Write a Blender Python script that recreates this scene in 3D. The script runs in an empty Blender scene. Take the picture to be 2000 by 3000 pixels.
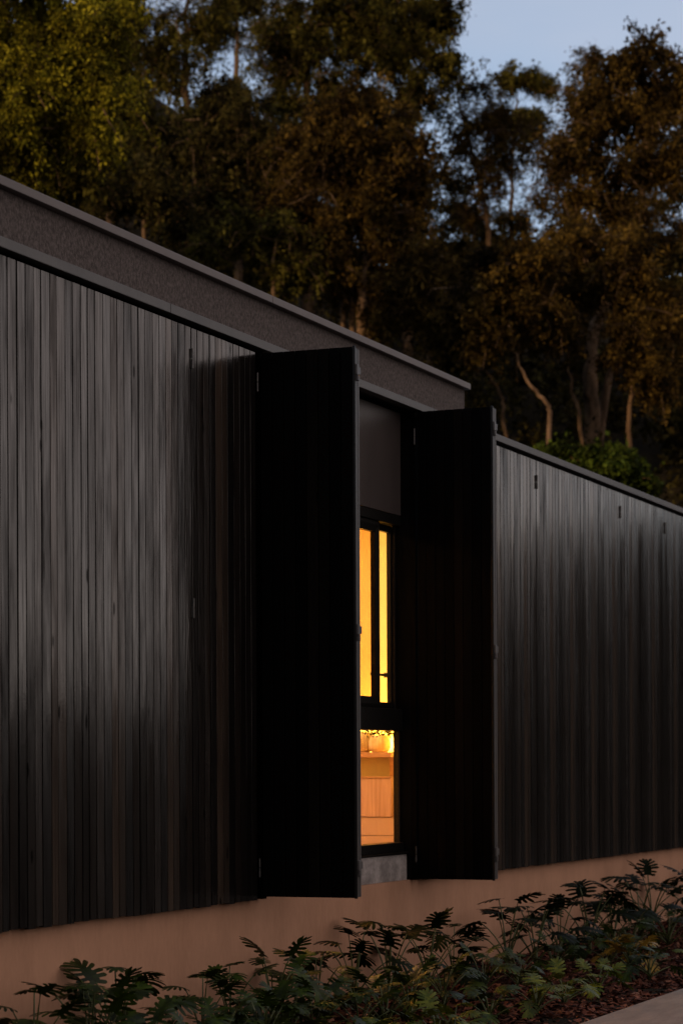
import bpy, math, random
import numpy as np
from mathutils import Vector, Matrix

random.seed(7)
rng = np.random.default_rng(7)
S = bpy.context.scene
COL = S.collection
R_ = math.radians

# ------------------------------------------------------------------ camera frame
FPX = 6000.0                                   # focal length in pixels of the 2000 px wide photograph
AZ = math.atan(2896 / FPX)                     # angle between view axis and the facade (facade runs along +X)
ROLL = R_(0.25)
PYC = 2246 + 2896 * math.sin(ROLL)
CAM = np.array([-8.066, -5.70, 1.5])
FW = np.array([math.cos(AZ), math.sin(AZ), 0.0])
R0 = np.array([math.sin(AZ), -math.cos(AZ), 0.0])
U0 = np.array([0, 0, 1.0])
RT = R0 * math.cos(ROLL) - U0 * math.sin(ROLL)
UP = U0 * math.cos(ROLL) + R0 * math.sin(ROLL)
def at(px, py, s):                             # the real point seen at a photo pixel, s metres deep
    return CAM + s * (FW + (px - 1000) / FPX * RT - (py - PYC) / FPX * UP)

# ------------------------------------------------------------------ object helpers
def link(o, parent=None):
    COL.objects.link(o)
    if parent is not None: o.parent = parent
    return o
def tag(o, label=None, cat=None, group=None, kind=None):
    if label: o['label'] = label
    if cat: o['category'] = cat
    if group: o['group'] = group
    if kind: o['kind'] = kind
    return o
def empty(name, loc=(0, 0, 0), rz=0):
    o = bpy.data.objects.new(name, None); o.empty_display_size = .2
    o.location = loc; o.rotation_euler = (0, 0, rz)
    return link(o)
class MB:
    def __init__(s): s.v = []; s.f = []
    def add(s, vs, fs):
        b = len(s.v); s.v += [tuple(p) for p in vs]; s.f += [tuple(b + i for i in f) for f in fs]
    def box(s, x0, x1, y0, y1, z0, z1):
        s.add([(x0,y0,z0),(x1,y0,z0),(x1,y1,z0),(x0,y1,z0),(x0,y0,z1),(x1,y0,z1),(x1,y1,z1),(x0,y1,z1)],
              [(3,2,1,0),(4,5,6,7),(0,1,5,4),(1,2,6,5),(2,3,7,6),(3,0,4,7)])
    def board(s, x0, x1, y0, y1, z0, z1, c=.004):     # a board with eased front arrises, front at y0
        s.add([(x0,y1,z0),(x0,y0+c,z0),(x0+c,y0,z0),(x1-c,y0,z0),(x1,y0+c,z0),(x1,y1,z0),
               (x0,y1,z1),(x0,y0+c,z1),(x0+c,y0,z1),(x1-c,y0,z1),(x1,y0+c,z1),(x1,y1,z1)],
              [(0,1,7,6),(1,2,8,7),(2,3,9,8),(3,4,10,9),(4,5,11,10),(5,0,6,11),(5,4,3,2,1,0),(6,7,8,9,10,11)])
    def tube(s, pts, rads, n=6, cap=True):
        pts = [np.array(p, float) for p in pts]; b = len(s.v)
        for i, p in enumerate(pts):
            d = pts[min(i+1, len(pts)-1)] - pts[max(i-1, 0)]
            d = d / (np.linalg.norm(d) + 1e-9)
            a = np.cross(d, [0, 0, 1.0]) if abs(d[2]) < .95 else np.cross(d, [1.0, 0, 0])
            a /= np.linalg.norm(a); c = np.cross(d, a)
            for k in range(n):
                t = 2 * math.pi * k / n
                s.v.append(tuple(p + rads[i] * (a * math.cos(t) + c * math.sin(t))))
        for i in range(len(pts) - 1):
            for k in range(n):
                s.f.append((b+i*n+k, b+i*n+(k+1) % n, b+(i+1)*n+(k+1) % n, b+(i+1)*n+k))
        if cap:
            s.f.append(tuple(b + k for k in range(n))[::-1])
            s.f.append(tuple(b + (len(pts)-1)*n + k for k in range(n)))
    def lathe(s, prof, n=28, c=(0, 0, 0)):
        b = len(s.v)
        for r, z in prof:
            for k in range(n):
                t = 2 * math.pi * k / n
                s.v.append((c[0] + r*math.cos(t), c[1] + r*math.sin(t), c[2] + z))
        for i in range(len(prof) - 1):
            for k in range(n):
                s.f.append((b+i*n+k, b+i*n+(k+1) % n, b+(i+1)*n+(k+1) % n, b+(i+1)*n+k))
    def mesh(s, name, mat, smooth=False):
        m = bpy.data.meshes.new(name); m.from_pydata(s.v, [], s.f); m.update()
        if mat: m.materials.append(mat)
        if smooth: m.polygons.foreach_set('use_smooth', [True] * len(m.polygons))
        return m
    def build(s, name, mat, parent=None, smooth=False, bevel=0):
        o = link(bpy.data.objects.new(name, s.mesh(name, mat, smooth)), parent)
        if bevel:
            b = o.modifiers.new('bevel', 'BEVEL'); b.width = bevel; b.segments = 2; b.limit_method = 'ANGLE'
        return o
def np_quads(name, V, mat):                    # V: (n,4,3) array of loose quads -> mesh
    n = len(V); m = bpy.data.meshes.new(name)
    m.vertices.add(n * 4); m.vertices.foreach_set('co', V.reshape(-1).astype(np.float32))
    m.loops.add(n * 4); m.loops.foreach_set('vertex_index', np.arange(n * 4, dtype=np.int32))
    m.polygons.add(n); m.polygons.foreach_set('loop_start', np.arange(0, n * 4, 4, dtype=np.int32))
    m.polygons.foreach_set('loop_total', np.full(n, 4, dtype=np.int32))
    m.update(calc_edges=True)
    if mat: m.materials.append(mat)
    return m

# ------------------------------------------------------------------ materials
class NT:
    def __init__(s, name):
        s.m = bpy.data.materials.new(name); s.m.use_nodes = True
        s.t = s.m.node_tree; s.t.nodes.clear()
        s.out = s.n('ShaderNodeOutputMaterial')
    def n(s, typ, **kw):
        d = s.t.nodes.new(typ)
        for k, v in kw.items():
            if isinstance(v, tuple) and k in d.inputs and len(v) == 2 and hasattr(v[0], 'outputs'): s.l(v[0], v[1], d, k)
            elif k in d.inputs: d.inputs[k].default_value = v
            else: setattr(d, k, v)
        return d
    def l(s, a, ao, b, bi): s.t.links.new(a.outputs[ao], b.inputs[bi])
    def ramp(s, src, so, stops):
        r = s.n('ShaderNodeValToRGB'); e = r.color_ramp.elements
        while len(e) < len(stops): e.new(.5)
        for i, (p, c) in enumerate(stops):
            e[i].position = p; e[i].color = (*c, 1) if len(c) == 3 else c
        s.l(src, so, r, 'Fac'); return r
    def noise(s, scale=(1, 1, 1), sc=5, detail=4, rough=.55, loc=None, coord='Object'):
        tc = s.n('ShaderNodeTexCoord'); mp = s.n('ShaderNodeMapping'); mp.inputs['Scale'].default_value = scale
        s.l(tc, coord, mp, 'Vector')
        if loc is not None:
            s.l(loc[0], loc[1], mp, 'Location')
        nz = s.n('ShaderNodeTexNoise'); nz.inputs['Scale'].default_value = sc
        nz.inputs['Detail'].default_value = detail; nz.inputs['Roughness'].default_value = rough
        s.l(mp, 'Vector', nz, 'Vector'); return nz
    def mix(s, a, b, fac, mode='MIX'):
        x = s.n('ShaderNodeMix', data_type='RGBA', blend_type=mode)
        for i, v in ((6, a), (7, b)):
            if isinstance(v, tuple) and hasattr(v[0], 'outputs'): s.t.links.new(v[0].outputs[v[1]], x.inputs[i])
            else: x.inputs[i].default_value = (*v, 1)
        if isinstance(fac, tuple): s.t.links.new(fac[0].outputs[fac[1]], x.inputs[0])
        else: x.inputs[0].default_value = fac
        return x
    def rgb(s, x): return x.outputs[2]
    def bsdf(s, col=None, rough=.5, spec=.5, metal=0):
        b = s.n('ShaderNodeBsdfPrincipled')
        b.inputs['Roughness'].default_value = rough; b.inputs['Specular IOR Level'].default_value = spec
        b.inputs['Metallic'].default_value = metal
        if isinstance(col, tuple): b.inputs['Base Color'].default_value = (*col, 1)
        elif col is not None: s.t.links.new(col, b.inputs['Base Color'])
        s.l(b, 'BSDF', s.out, 'Surface'); return b
    def bump(s, b, h, strength=.3, dist=.01, prev=None):
        u = s.n('ShaderNodeBump'); u.inputs['Strength'].default_value = strength; u.inputs['Distance'].default_value = dist
        s.t.links.new(h, u.inputs['Height'])
        if prev: s.l(prev, 'Normal', u, 'Normal')
        s.l(u, 'Normal', b, 'Normal'); return u

def mat_timber(name='charred_timber', k=1.0):
    t = NT(name)
    geo = t.n('ShaderNodeNewGeometry')
    cmb = t.n('ShaderNodeCombineXYZ')
    mul = t.n('ShaderNodeMath', operation='MULTIPLY'); mul.inputs[1].default_value = 37.0
    t.l(geo, 'Random Per Island', mul, 0)
    t.l(mul, 0, cmb, 'Z'); t.l(mul, 0, cmb, 'X')
    grain = t.noise((90, 90, 2.2), 1, 5, .6, (cmb, 0))
    blot = t.noise((7, 7, .9), 1, 4, .6, (cmb, 0))
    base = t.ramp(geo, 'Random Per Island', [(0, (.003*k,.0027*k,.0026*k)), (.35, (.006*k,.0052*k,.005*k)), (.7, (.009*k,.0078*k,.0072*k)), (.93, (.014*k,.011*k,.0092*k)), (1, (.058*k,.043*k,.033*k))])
    g2 = t.ramp(grain, 'Fac', [(.3, (.45, .45, .45)), (.7, (1.35, 1.3, 1.25))])
    c1 = t.mix((base, 'Color'), (g2, 'Color'), .8, 'MULTIPLY')
    b2 = t.ramp(blot, 'Fac', [(.28, (.35, .33, .33)), (.52, (1, 1, 1)), (.75, (1.45, 1.38, 1.3))])
    c2 = t.mix((c1, 2), (b2, 'Color'), .9, 'MULTIPLY')
    # knots and nail holes
    tc = t.n('ShaderNodeTexCoord'); mp = t.n('ShaderNodeMapping'); mp.inputs['Scale'].default_value = (9, 0.01, 2.6)
    t.l(tc, 'Object', mp, 'Vector')
    vo = t.n('ShaderNodeTexVoronoi'); vo.inputs['Scale'].default_value = 1; vo.inputs['Randomness'].default_value = 1
    t.l(mp, 'Vector', vo, 'Vector')
    kn = t.ramp(vo, 'Distance', [(.07, (.03, .03, .03)), (.12, (1, 1, 1))])
    c3 = t.mix((c2, 2), (kn, 'Color'), .8, 'MULTIPLY')
    rr = t.ramp(blot, 'Fac', [(.3, (.28,)*3), (.7, (.10,)*3)])
    ri = t.ramp(geo, 'Random Per Island', [(0, (.5,)*3), (.1, (1.5,)*3), (.23, (.7,)*3), (.41, (1.25,)*3), (.55, (.5,)*3), (.66, (1.6,)*3), (.8, (.8,)*3), (.92, (1.3,)*3), (1, (.6,)*3)])
    rm = t.mix((rr, 'Color'), (ri, 'Color'), 1, 'MULTIPLY')
    isl = t.ramp(geo, 'Random Per Island', [(0, (.3,)*3), (.12, (.9,)*3), (.2, (.4,)*3), (.38, (1.0,)*3), (.5, (.6,)*3), (.62, (1.0,)*3), (.7, (.35,)*3), (.86, (.85,)*3), (1, (.5,)*3)])
    g3 = t.ramp(grain, 'Fac', [(.34, (.35,)*3), (.60, (1.15,)*3)])
    b3 = t.ramp(blot, 'Fac', [(.32, (.12,)*3), (.44, (.6,)*3), (.52, (.9,)*3), (.66, (1.2,)*3)])
    s1 = t.mix((isl, 'Color'), (g3, 'Color'), 1, 'MULTIPLY'); s2 = t.mix((s1, 2), (b3, 'Color'), 1, 'MULTIPLY'); s3 = t.mix((s2, 2), (kn, 'Color'), .85, 'MULTIPLY')
    b = t.bsdf(t.rgb(c3), .45, .5 if k > .5 else .12)
    b.inputs['IOR'].default_value = 1.58
    t.t.links.new(rm.outputs[2], b.inputs['Roughness'])
    if k > .5: t.t.links.new(s3.outputs[2], b.inputs['Specular IOR Level'])
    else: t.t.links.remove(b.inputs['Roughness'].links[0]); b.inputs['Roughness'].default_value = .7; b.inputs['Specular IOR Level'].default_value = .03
    rip = t.noise((30, 30, 60), 1, 3, .6, (cmb, 0))
    u1 = t.bump(b, grain.outputs['Fac'], .22, .002)
    u2 = t.bump(b, rip.outputs['Fac'], .10, .001, u1)
    u3 = t.bump(b, blot.outputs["Fac"], .4, .009, u2)
    return t.m
def mat_noise(name, c0, c1, scale=(1,1,1), sc=6, rough=.8, bump=.2, dist=.01, spec=.4, detail=5, p0=.35, p1=.65, fine=None, metal=0):
    t = NT(name); nz = t.noise(scale, sc, detail)
    cr = t.ramp(nz, 'Fac', [(p0, c0), (p1, c1)])
    col = cr.outputs['Color']; h = nz.outputs['Fac']
    if fine:
        n2 = t.noise(scale, fine[0], 5, .65); r2 = t.ramp(n2, 'Fac', [(.3, (1-fine[1],)*3), (.7, (1+fine[1],)*3)])
        mx = t.mix((cr, 'Color'), (r2, 'Color'), 1, 'MULTIPLY'); col = t.rgb(mx); h = n2.outputs['Fac']
    b = t.bsdf(col, rough, spec, metal)
    if bump: t.bump(b, h, bump, dist)
    return t.m
def mat_leaf(name, stops, trans=.35, rough=.5, gloss=.3, nscale=.5, namp=.5):
    t = NT(name); geo = t.n('ShaderNodeNewGeometry')
    cr = t.ramp(geo, 'Random Per Island', stops)
    nz = t.noise((1, 1, 1), nscale, 2)
    r2 = t.ramp(nz, 'Fac', [(.35, (1-namp,)*3), (.65, (1+namp,)*3)])
    mx = t.mix((cr, 'Color'), (r2, 'Color'), 1, 'MULTIPLY')
    b = t.bsdf(t.rgb(mx), rough, gloss)
    if trans:
        tr = t.n('ShaderNodeBsdfTranslucent'); t.t.links.new(t.rgb(mx), tr.inputs['Color'])
        ms = t.n('ShaderNodeMixShader'); ms.inputs[0].default_value = trans
        t.l(b, 'BSDF', ms, 1); t.l(tr, 'BSDF', ms, 2); t.l(ms, 'Shader', t.out, 'Surface')
    return t.m
def mat_wood(name, c0, c1, scale, rough=.4):
    t = NT(name); nz = t.noise(scale, 1, 4, .6)
    cr = t.ramp(nz, 'Fac', [(.3, c0), (.7, c1)])
    t.bsdf(cr.outputs['Color'], rough, .4); return t.m
def mat_glass(name, tint=(1, 1, 1)):
    t = NT(name); g = t.n('ShaderNodeBsdfGlossy'); g.inputs['Roughness'].default_value = .01
    tr = t.n('ShaderNodeBsdfTransparent'); tr.inputs['Color'].default_value = (*tint, 1); lw = t.n('ShaderNodeLayerWeight'); lw.inputs['Blend'].default_value = .5
    pw = t.n('ShaderNodeMath', operation='POWER'); pw.inputs[1].default_value = 5.0; t.l(lw, 'Facing', pw, 0)
    fr = t.n('ShaderNodeMath', operation='MULTIPLY_ADD'); fr.inputs[1].default_value = .8; fr.inputs[2].default_value = .03; t.l(pw, 0, fr, 0)
    ms = t.n('ShaderNodeMixShader'); t.l(fr, 0, ms, 0); t.l(tr, 0, ms, 1); t.l(g, 0, ms, 2); t.l(ms, 0, t.out, 'Surface')
    return t.m
def mat_emit(name, c, s):
    t = NT(name); e = t.n('ShaderNodeEmission'); e.inputs['Color'].default_value = (*c, 1); e.inputs['Strength'].default_value = s
    t.l(e, 0, t.out, 'Surface'); return t.m

M = {}
M['timber'] = mat_timber()
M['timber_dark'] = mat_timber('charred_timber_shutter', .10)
M['render'] = mat_noise('pink_render', (.385, .218, .140), (.435, .248, .160), (1.6, 1, .5), 2.6, .9, .35, .004, .15, fine=(26, .06))
M['stucco'] = mat_noise('grey_stucco', (.058, .050, .049), (.124, .107, .103), (1, 1, .65), 62, .9, .8, .006, .15, fine=(150, .3))
M['cap'] = mat_noise('cap_metal', (.095, .083, .082), (.115, .10, .098), (1, 1, 1), 3, .5, .05, .002, .4)
M['flash'] = mat_noise('flashing_metal', (.058, .060, .062), (.078, .078, .078), (1, 1, 1), 4, .5, .1, .002, .45, fine=(40, .08))
M['void'] = mat_noise('dark_lining', (.003, .003, .003), (.004, .004, .004), (1, 1, 1), 8, .8, 0, spec=.02)
M['frame'] = mat_noise('black_aluminium', (.004, .0037, .0035), (.006, .0055, .005), (1, 1, 1), 30, .45, .05, .001, .2)
M['edge'] = mat_noise('shutter_edge_steel', (.045, .041, .04), (.07, .064, .062), (1, 1, .2), 12, .5, .1, .001, .5)
M['steel'] = mat_noise('hinge_steel', (.07, .07, .07), (.12, .115, .11), (1, 1, 1), 40, .35, .05, .001, .5, metal=.8)
M['infill'] = mat_noise('infill_sheet', (.045, .037, .036), (.058, .048, .046), (1, 1, .3), 3, .4, .05, .002, .4)
M['concrete'] = mat_noise('sill_concrete', (.17, .155, .15), (.40, .37, .36), (1, 1, 1), 7, .85, .4, .004, .3, fine=(50, .2))
M['glass'] = mat_glass('window_glass'); M['glass_amber'] = mat_glass('amber_tinted_glass', (.96, .84, .70))
M['plaster'] = mat_noise('cream_plaster', (.74, .68, .40), (.78, .72, .44), (1, 1, 1), 3, .9, 0)
M['tile'] = mat_noise('room_floor', (.55, .42, .35), (.60, .47, .40), (1, 1, 1), 3, .6, 0)
M['oak'] = mat_wood('oak_veneer', (.46, .29, .22), (.68, .47, .40), (30, 60, 2.2))
M['oakh'] = mat_wood('oak_shelf', (.48, .26, .14), (.62, .38, .22), (30, 3, 60))
M['salmon'] = mat_noise('bench_paint', (.54, .39, .32), (.58, .42, .35), (1, 1, 1), 3, .6, 0)
M['pot'] = mat_noise('ribbed_clay', (.70, .56, .32), (.88, .76, .50), (60, 60, 4), 1, .8, .6, .004, .2)
M['roof'] = mat_noise('roof_sheet', (.07, .07, .07), (.09, .09, .09), (1, 1, 1), 2, .6, 0)
M['soil'] = mat_noise('bed_soil', (.020, .008, .005), (.060, .022, .012), (1, 1, 1), 18, .95, .8, .03, .1, fine=(90, .4))
M['ground'] = mat_noise('hill_soil', (.006, .005, .003), (.018, .014, .007), (1, 1, 1), .8, 1, .5, .2, .1, fine=(9, .4))
M['path'] = mat_noise('path_concrete', (.17, .145, .125), (.23, .20, .172), (1, 3.5, 1), 3, .9, .3, .003, .2, fine=(26, .12))
M['bark_pale'] = mat_noise('gum_bark', (.022, .015, .009), (.16, .105, .066), (1, 1, .35), 3.5, .9, .4, .03, .1, fine=(16, .35))
M['bark_dark'] = mat_noise('dark_bark', (.035, .022, .012), (.11, .07, .04), (1, 1, .3), 4, .95, .5, .03, .1)

# ------------------------------------------------------------------ ground
def sstep(a, b, x):
    t = np.clip((x - a) / (b - a), 0, 1); return t * t * (3 - 2 * t)
def hill(x, y):
    dx = x - CAM[0]; dy = y - CAM[1]
    u = dx * FW[0] + dy * FW[1]
    z = .5 * np.clip(u - 29, 0, 32); z = np.where(u < 33, .5 * 4 * sstep(27, 33.6, u) * .98, z)
    z = z + .12 * np.clip(u - 61, 0, 60)
    vl = -(dx * R0[0] + dy * R0[1]) / np.maximum(u, 1)
    z = z * (1 + .42 * sstep(-.05, .13, vl)) * (1 - sstep(.24, .6, -vl))
    r = np.hypot(dx, dy); az = np.degrees(np.arctan2(dy, dx))           # unseen berm and ridge, added to darken timber reflections and block low sun
    front = sstep(3, -4, az) * (az < 3)
    back = np.where(az < -100, sstep(-115, -165, az), 0) + np.where(az > 130, sstep(125, 155, az), 0)
    z = z + front * sstep(22, 62, r) * (4.0 + 5.0 * sstep(-18, -9, az) + 14 * back) + np.where(az > 0, back, 0) * sstep(26, 62, r) * 28.5
    return z
def hz(p): return float(hill(np.array(p[0]), np.array(p[1])))
xs = np.concatenate([np.linspace(-600, -120, 9), np.linspace(-110, 140, 126), np.linspace(150, 600, 9)])
ys = np.concatenate([np.linspace(-600, -120, 9), np.linspace(-110, 110, 111), np.linspace(120, 600, 9)])
X, Y = np.meshgrid(xs, ys, indexing='ij'); Z = hill(X, Y)
Z = Z + np.where(Z > .3, .25 * np.sin(X * .9) * np.cos(Y * .8), 0) - .03
g = MB(); g.v = [tuple(p) for p in np.stack([X, Y, Z], -1).reshape(-1, 3)]
ny = len(ys)
g.f = [(i*ny+j, (i+1)*ny+j, (i+1)*ny+j+1, i*ny+j+1) for i in range(len(xs)-1) for j in range(ny-1)]
tag(g.build('ground', M['ground'], smooth=True), kind='structure')

p = MB(); p.box(-14, 24, -3.1, -1.70, -.12, .0)
tag(p.build('path', M['path'], bevel=.008), kind='structure')
def soil_z(x, y):
    return .085 * float(sstep(-1.5, -.2, y)) - .035 + .018 * math.sin(x * 5.1 + y * 3) * math.cos(y * 6.3 - x * 1.7) + .01 * math.sin(x * 17 + y * 11)
b = MB(); nx, nyb = 420, 40
for i in range(nx + 1):
    for j in range(nyb + 1):
        x = -4 + 22 * i / nx; y = -1.695 + 1.80 * j / nyb
        b.v.append((x, y, soil_z(x, y)))
b.f = [(i*(nyb+1)+j, (i+1)*(nyb+1)+j, (i+1)*(nyb+1)+j+1, i*(nyb+1)+j+1) for i in range(nx) for j in range(nyb)]
tag(b.build('garden_bed', M['soil'], smooth=True), kind='structure')
# bark mulch: tens of thousands of chips nobody could count
n = 26000
cx = rng.uniform(.2, 15, n); cy = rng.uniform(-1.69, -.02, n)
cz = np.array([soil_z(a_, b_) for a_, b_ in zip(cx, cy)]) + rng.uniform(.003, .016, n)
L_ = rng.uniform(.012, .042, n); W_ = rng.uniform(.006, .018, n); th = rng.uniform(0, 2*math.pi, n); tl = rng.normal(0, .35, n); t2 = rng.normal(0, .35, n)
d1 = np.stack([np.cos(th)*np.cos(tl), np.sin(th)*np.cos(tl), np.sin(tl)], -1) * L_[:, None]
d2 = np.stack([-np.sin(th)*np.cos(t2), np.cos(th)*np.cos(t2), np.sin(t2)], -1) * W_[:, None]
c_ = np.stack([cx, cy, cz], -1)
V = np.stack([c_-d1-d2*.7, c_+d1*.8-d2, c_+d1+d2*.6, c_-d1*.9+d2], 1)
chip = mat_leaf('bark_chip', [(0, (.018, .006, .004)), (.5, (.075, .024, .014)), (.85, (.13, .045, .026)), (1, (.22, .10, .06))], 0, .8, .15, 3, .3)
o = link(bpy.data.objects.new('bark_mulch', np_quads('bark_mulch', V, chip)))
tag(o, 'red brown bark mulch covering the garden bed beside the path', 'mulch', kind='stuff')

# ------------------------------------------------------------------ house
house = empty('house', (0, 0, 0))
tag(house, 'low dark house clad in charred vertical timber above a pink rendered base', 'house')
ZB, ZT = .74, 4.047
XL, XR, XE = -7.0, 17.0, 5.915
OX0, OX1 = 2.72, 4.94                                        # window opening in the facade
m = MB(); m.box(XL, XR, .055, .30, -.3, ZB); m.build('base_wall', M['render'], house)
m = MB()
m.box(XL, OX0, .045, .172, ZB, 3.985); m.box(OX1, XR, .045, .172, ZB, 3.985); m.box(OX0, OX1, .20, .27, 3.27, 3.985); m.box(OX0, OX1, .12, .27, ZB, .93)
m.build('backing_wall', M['void'], house)
m = MB(); m.box(XL, XE, .03, .26, ZT - .02, 4.303); m.build('parapet', M['stucco'], house)
for xa, xb in ((XL - .02, 2.80), (2.803, XE + .022)):
    m = MB(); m.box(xa, xb, -.012, .30, 4.303, 4.348); m.build('parapet_cap', M['cap'], house, bevel=.003)
for xa, xb in ((XL, 1.562), (1.566, 5.2), (5.203, 11.3), (11.303, XR)):
    m = MB(); m.box(xa, xb, -.034, .028, 3.995, ZT); m.build('top_flashing', M['flash'], house, bevel=.003)
m = MB(); m.box(XL, XE, .262, 8, 4.15, 4.24); m.box(XE, XR, .03, 7, 3.99, 4.04); m.build('roof', M['roof'], house)
m = MB(); m.box(XL - .2, XL, .05, 8, -.3, 4.2); m.box(XL, XE, 7.8, 8, -.3, 4.15); m.box(XE, XR, 6.8, 7, -.3, 3.99); m.box(XR, XR + .2, .05, 7, -.3, 4.0); m.box(XE-.1, XE, .31, 8, 4.24, 4.30)
m.build('outer_wall', M['stucco'], house)

def boards(mb, x0, x1, z0, z1, y=0.0, thick=.03, pitch=.0705, rough_bottom=.007):
    n = max(1, round((x1 - x0) / pitch)); w = (x1 - x0) / n
    cuts = [x0] + [x0 + w * i + random.uniform(-.006, .006) for i in range(1, n)] + [x1]
    for i in range(n):
        dy = random.choice([0, 0, .0006, .001, .0015, .002, -.001])
        g0 = random.choice([.0025, .003, .0038, .005])
        mb.board(cuts[i] + g0, cuts[i+1] - g0, y + dy, y + thick, z0 + random.uniform(-rough_bottom, rough_bottom * .4), z1, .0005)
seams = [-7, -4.3, -2.6, -1.44, -.40, .16, .72, 1.281, 1.844, 2.605]
seams_r = [5.085, 5.64, 6.2, 6.77, 7.341, 7.875, 8.41, 8.945, 9.479, 10.16, 10.843, 11.41, 11.98, 12.6, 13.6, 14.8, 15.9, 17]
def panel(x0, x1, hinge=False):
    q = MB(); gap = .005 if hinge else .003
    boards(q, x0 + .003, x1 - gap, ZB, 3.972)
    o = q.build('timber_panel', M['timber'], house)
    if hinge:
        for z in ((3.80, 2.41) if x1 < 3 else (3.80,)):
            h = MB(); h.tube([(x1, -.008, z-.055), (x1, -.008, z-.003)], [.006]*2, 8); h.tube([(x1, -.008, z+.003), (x1, -.008, z+.055)], [.006]*2, 8)
            h.box(x1-.012, x1+.012, -.003, .004, z-.05, z+.05)
            h.build('hinge', M['steel'], o)
for a_, b_ in zip(seams[:-1], seams[1:]): panel(a_, b_, abs(b_ - 1.844) < .01)
for a_, b_ in zip(seams_r[:-1], seams_r[1:]): panel(a_, b_, min(abs(b_ - q) for q in (7.341, 9.479, 10.843)) < .01)

def shutter(xh, ang, w, z0, z1):
    # folded pair of leaves standing out from the wall; local x runs out from the hinge, local y across the pair
    so = bpy.data.objects.new('shutter', None); link(so, house); so.location = (xh, -.004, 0)
    d = R_(ang); so.rotation_euler = (0, 0, -d)
    # local +x = out from wall, local +y = towards the far side
    def leaf(y0, flip):
        q = MB(); n = 8; bw = (w - .03) / n
        for i in range(n):
            xa = .012 + bw * i; dy = random.uniform(0, .003)
            if flip: q.box(xa + .0015, xa + bw - .0015, y0 + .028, y0 + .046 - dy, z0, z1)
            else: q.board(xa + .0015, xa + bw - .0015, y0 + dy, y0 + .018, z0, z1, .003)
        q.build('leaf', M['timber_dark'], so)
        f = MB()
        ya, yb = (y0 + .002, y0 + .026) if flip else (y0 + .020, y0 + .044)
        f.box(.012, w - .02, ya, yb, z0 + .02, z0 + .07); f.box(.012, w - .02, ya, yb, z1 - .07, z1 - .02)
        f.box(.012, .05, ya, yb, z0 + .07, z1 - .07)
        f.build('leaf_frame', M['frame'], so)
        e = MB(); e.box(w - .018, w, ya, yb, z0 + .004, z1 - .004); e.build('edge_strip', M['edge'], so, bevel=.002)
    leaf(0, False); leaf(.058, True)
    t = MB(); t.box(w - .012, w - .002, .046, .056, z0 + .01, z1 - .01); t.build('seal_strip', M['frame'], so)
    t = MB(); t.box(w - .016, w + .001, .0, .016, z0 - .004, z1 + .006); t.build('edge_trim', M['frame'], so, bevel=.002)
    for z in (z1 - .13, (z0 + z1) / 2 - .04, z0 + .19):
        l = MB(); l.box(w - .004, w + .012, .010, .050, z - .03, z + .03); l.box(w - .002, w + .016, .018, .042, z - .065, z - .03)
        l.box(w - .003, w + .008, .056, .092, z - .022, z + .022)
        l.build('latch', M['edge'], so, bevel=.003)
    for z in (z1 - .17, z0 + .17):
        h = MB(); h.tube([(-.004, -.006, z-.055), (-.004, -.006, z-.003)], [.006]*2, 8); h.tube([(-.004, -.006, z+.003), (-.004, -.006, z+.055)], [.006]*2, 8)
        h.build('hinge', M['steel'], so)
    return so
shutter(2.632, 82.5, .597, .757, 3.972)
shutter(4.932, 85.5, .558, .748, 3.984)

# window
win = bpy.data.objects.new('window', None); link(win, house)
f = MB()
f.box(OX0, OX1, .115, .195, 3.200, 3.268)                    # head
f.box(OX0, OX1, .105, .215, 1.775, 1.925)                    # transom
f.box(OX0, OX1, .100, .215, .935, 1.000)                     # sill rail
f.box(4.918, OX1 - .002, .150, .172, 1.925, 3.2)             # right jamb, upper
f.box(4.925, OX1 - .002, .122, .171, 1.0, 1.775)             # right jamb, lower
f.box(OX0, OX0 + .05, .115, .215, 1.0, 1.775); f.box(OX0, OX0 + .05, .115, .215, 1.925, 3.2)
f.build('frame', M['frame'], win, bevel=.003)
def sash(x0, x1, z0, z1, y0, y1, w, ch, mat):
    q = MB()                                                 # mitred and chamfered picture frame
    def ring(o, y): return [(x0+o, y, z0+o), (x1-o, y, z0+o), (x1-o, y, z1-o), (x0+o, y, z1-o)]
    rs = [ring(0, y1), ring(0, y0), ring(w*.35, y0 - ch), ring(w, y0), ring(w, y1)]
    q.v = [p for r in rs for p in r]
    for i in range(5):
        a = i * 4; c = ((i + 1) % 5) * 4
        for k in range(4): q.f.append((a+k, a+(k+1) % 4, c+(k+1) % 4, c+k))
    return q.build('sash', mat, win)
sash(3.55, 4.62, 1.927, 3.197, .128, .162, .075, .008, M['frame'])
sash(4.35, 4.945, 1.927, 3.197, .174, .204, .045, .003, M['frame'])
q = MB(); q.box(3.62, 4.55, .146, .150, 1.99, 3.13); q.build('glass', M['glass_amber'], win)
q = MB(); q.box(4.40, 4.90, .190, .194, 1.97, 3.15); q.build('glass', M['glass'], win)
q = MB(); q.box(OX0 + .05, 4.924, .140, .145, 1.0, 1.775); q.build('glass', M['glass'], win)
q = MB(); q.box(4.66, 4.90, .208, .222, 2.155, 2.172); q.box(4.895, 4.912, .206, .228, 2.148, 2.18); q.build('handle', M['frame'], win, bevel=.002)
q = MB(); q.box(OX0, OX1 - .001, .06, .12, .925, .934); q.build('sill_flashing', M['frame'], win)
q = MB(); q.box(OX0, OX1 - .001, .078, .118, .741, .918); q.build('sill_block', M['concrete'], house)
q = MB(); q.box(OX0, OX1 - .001, .112, .198, 3.272, 3.983); q.build('infill_panel', M['infill'], house)
q = MB(); q.box(OX1 - .0, OX1 + .05, .004, .0445, ZB, 3.99); q.build('jamb_lining', M['timber_dark'], house)
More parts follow.
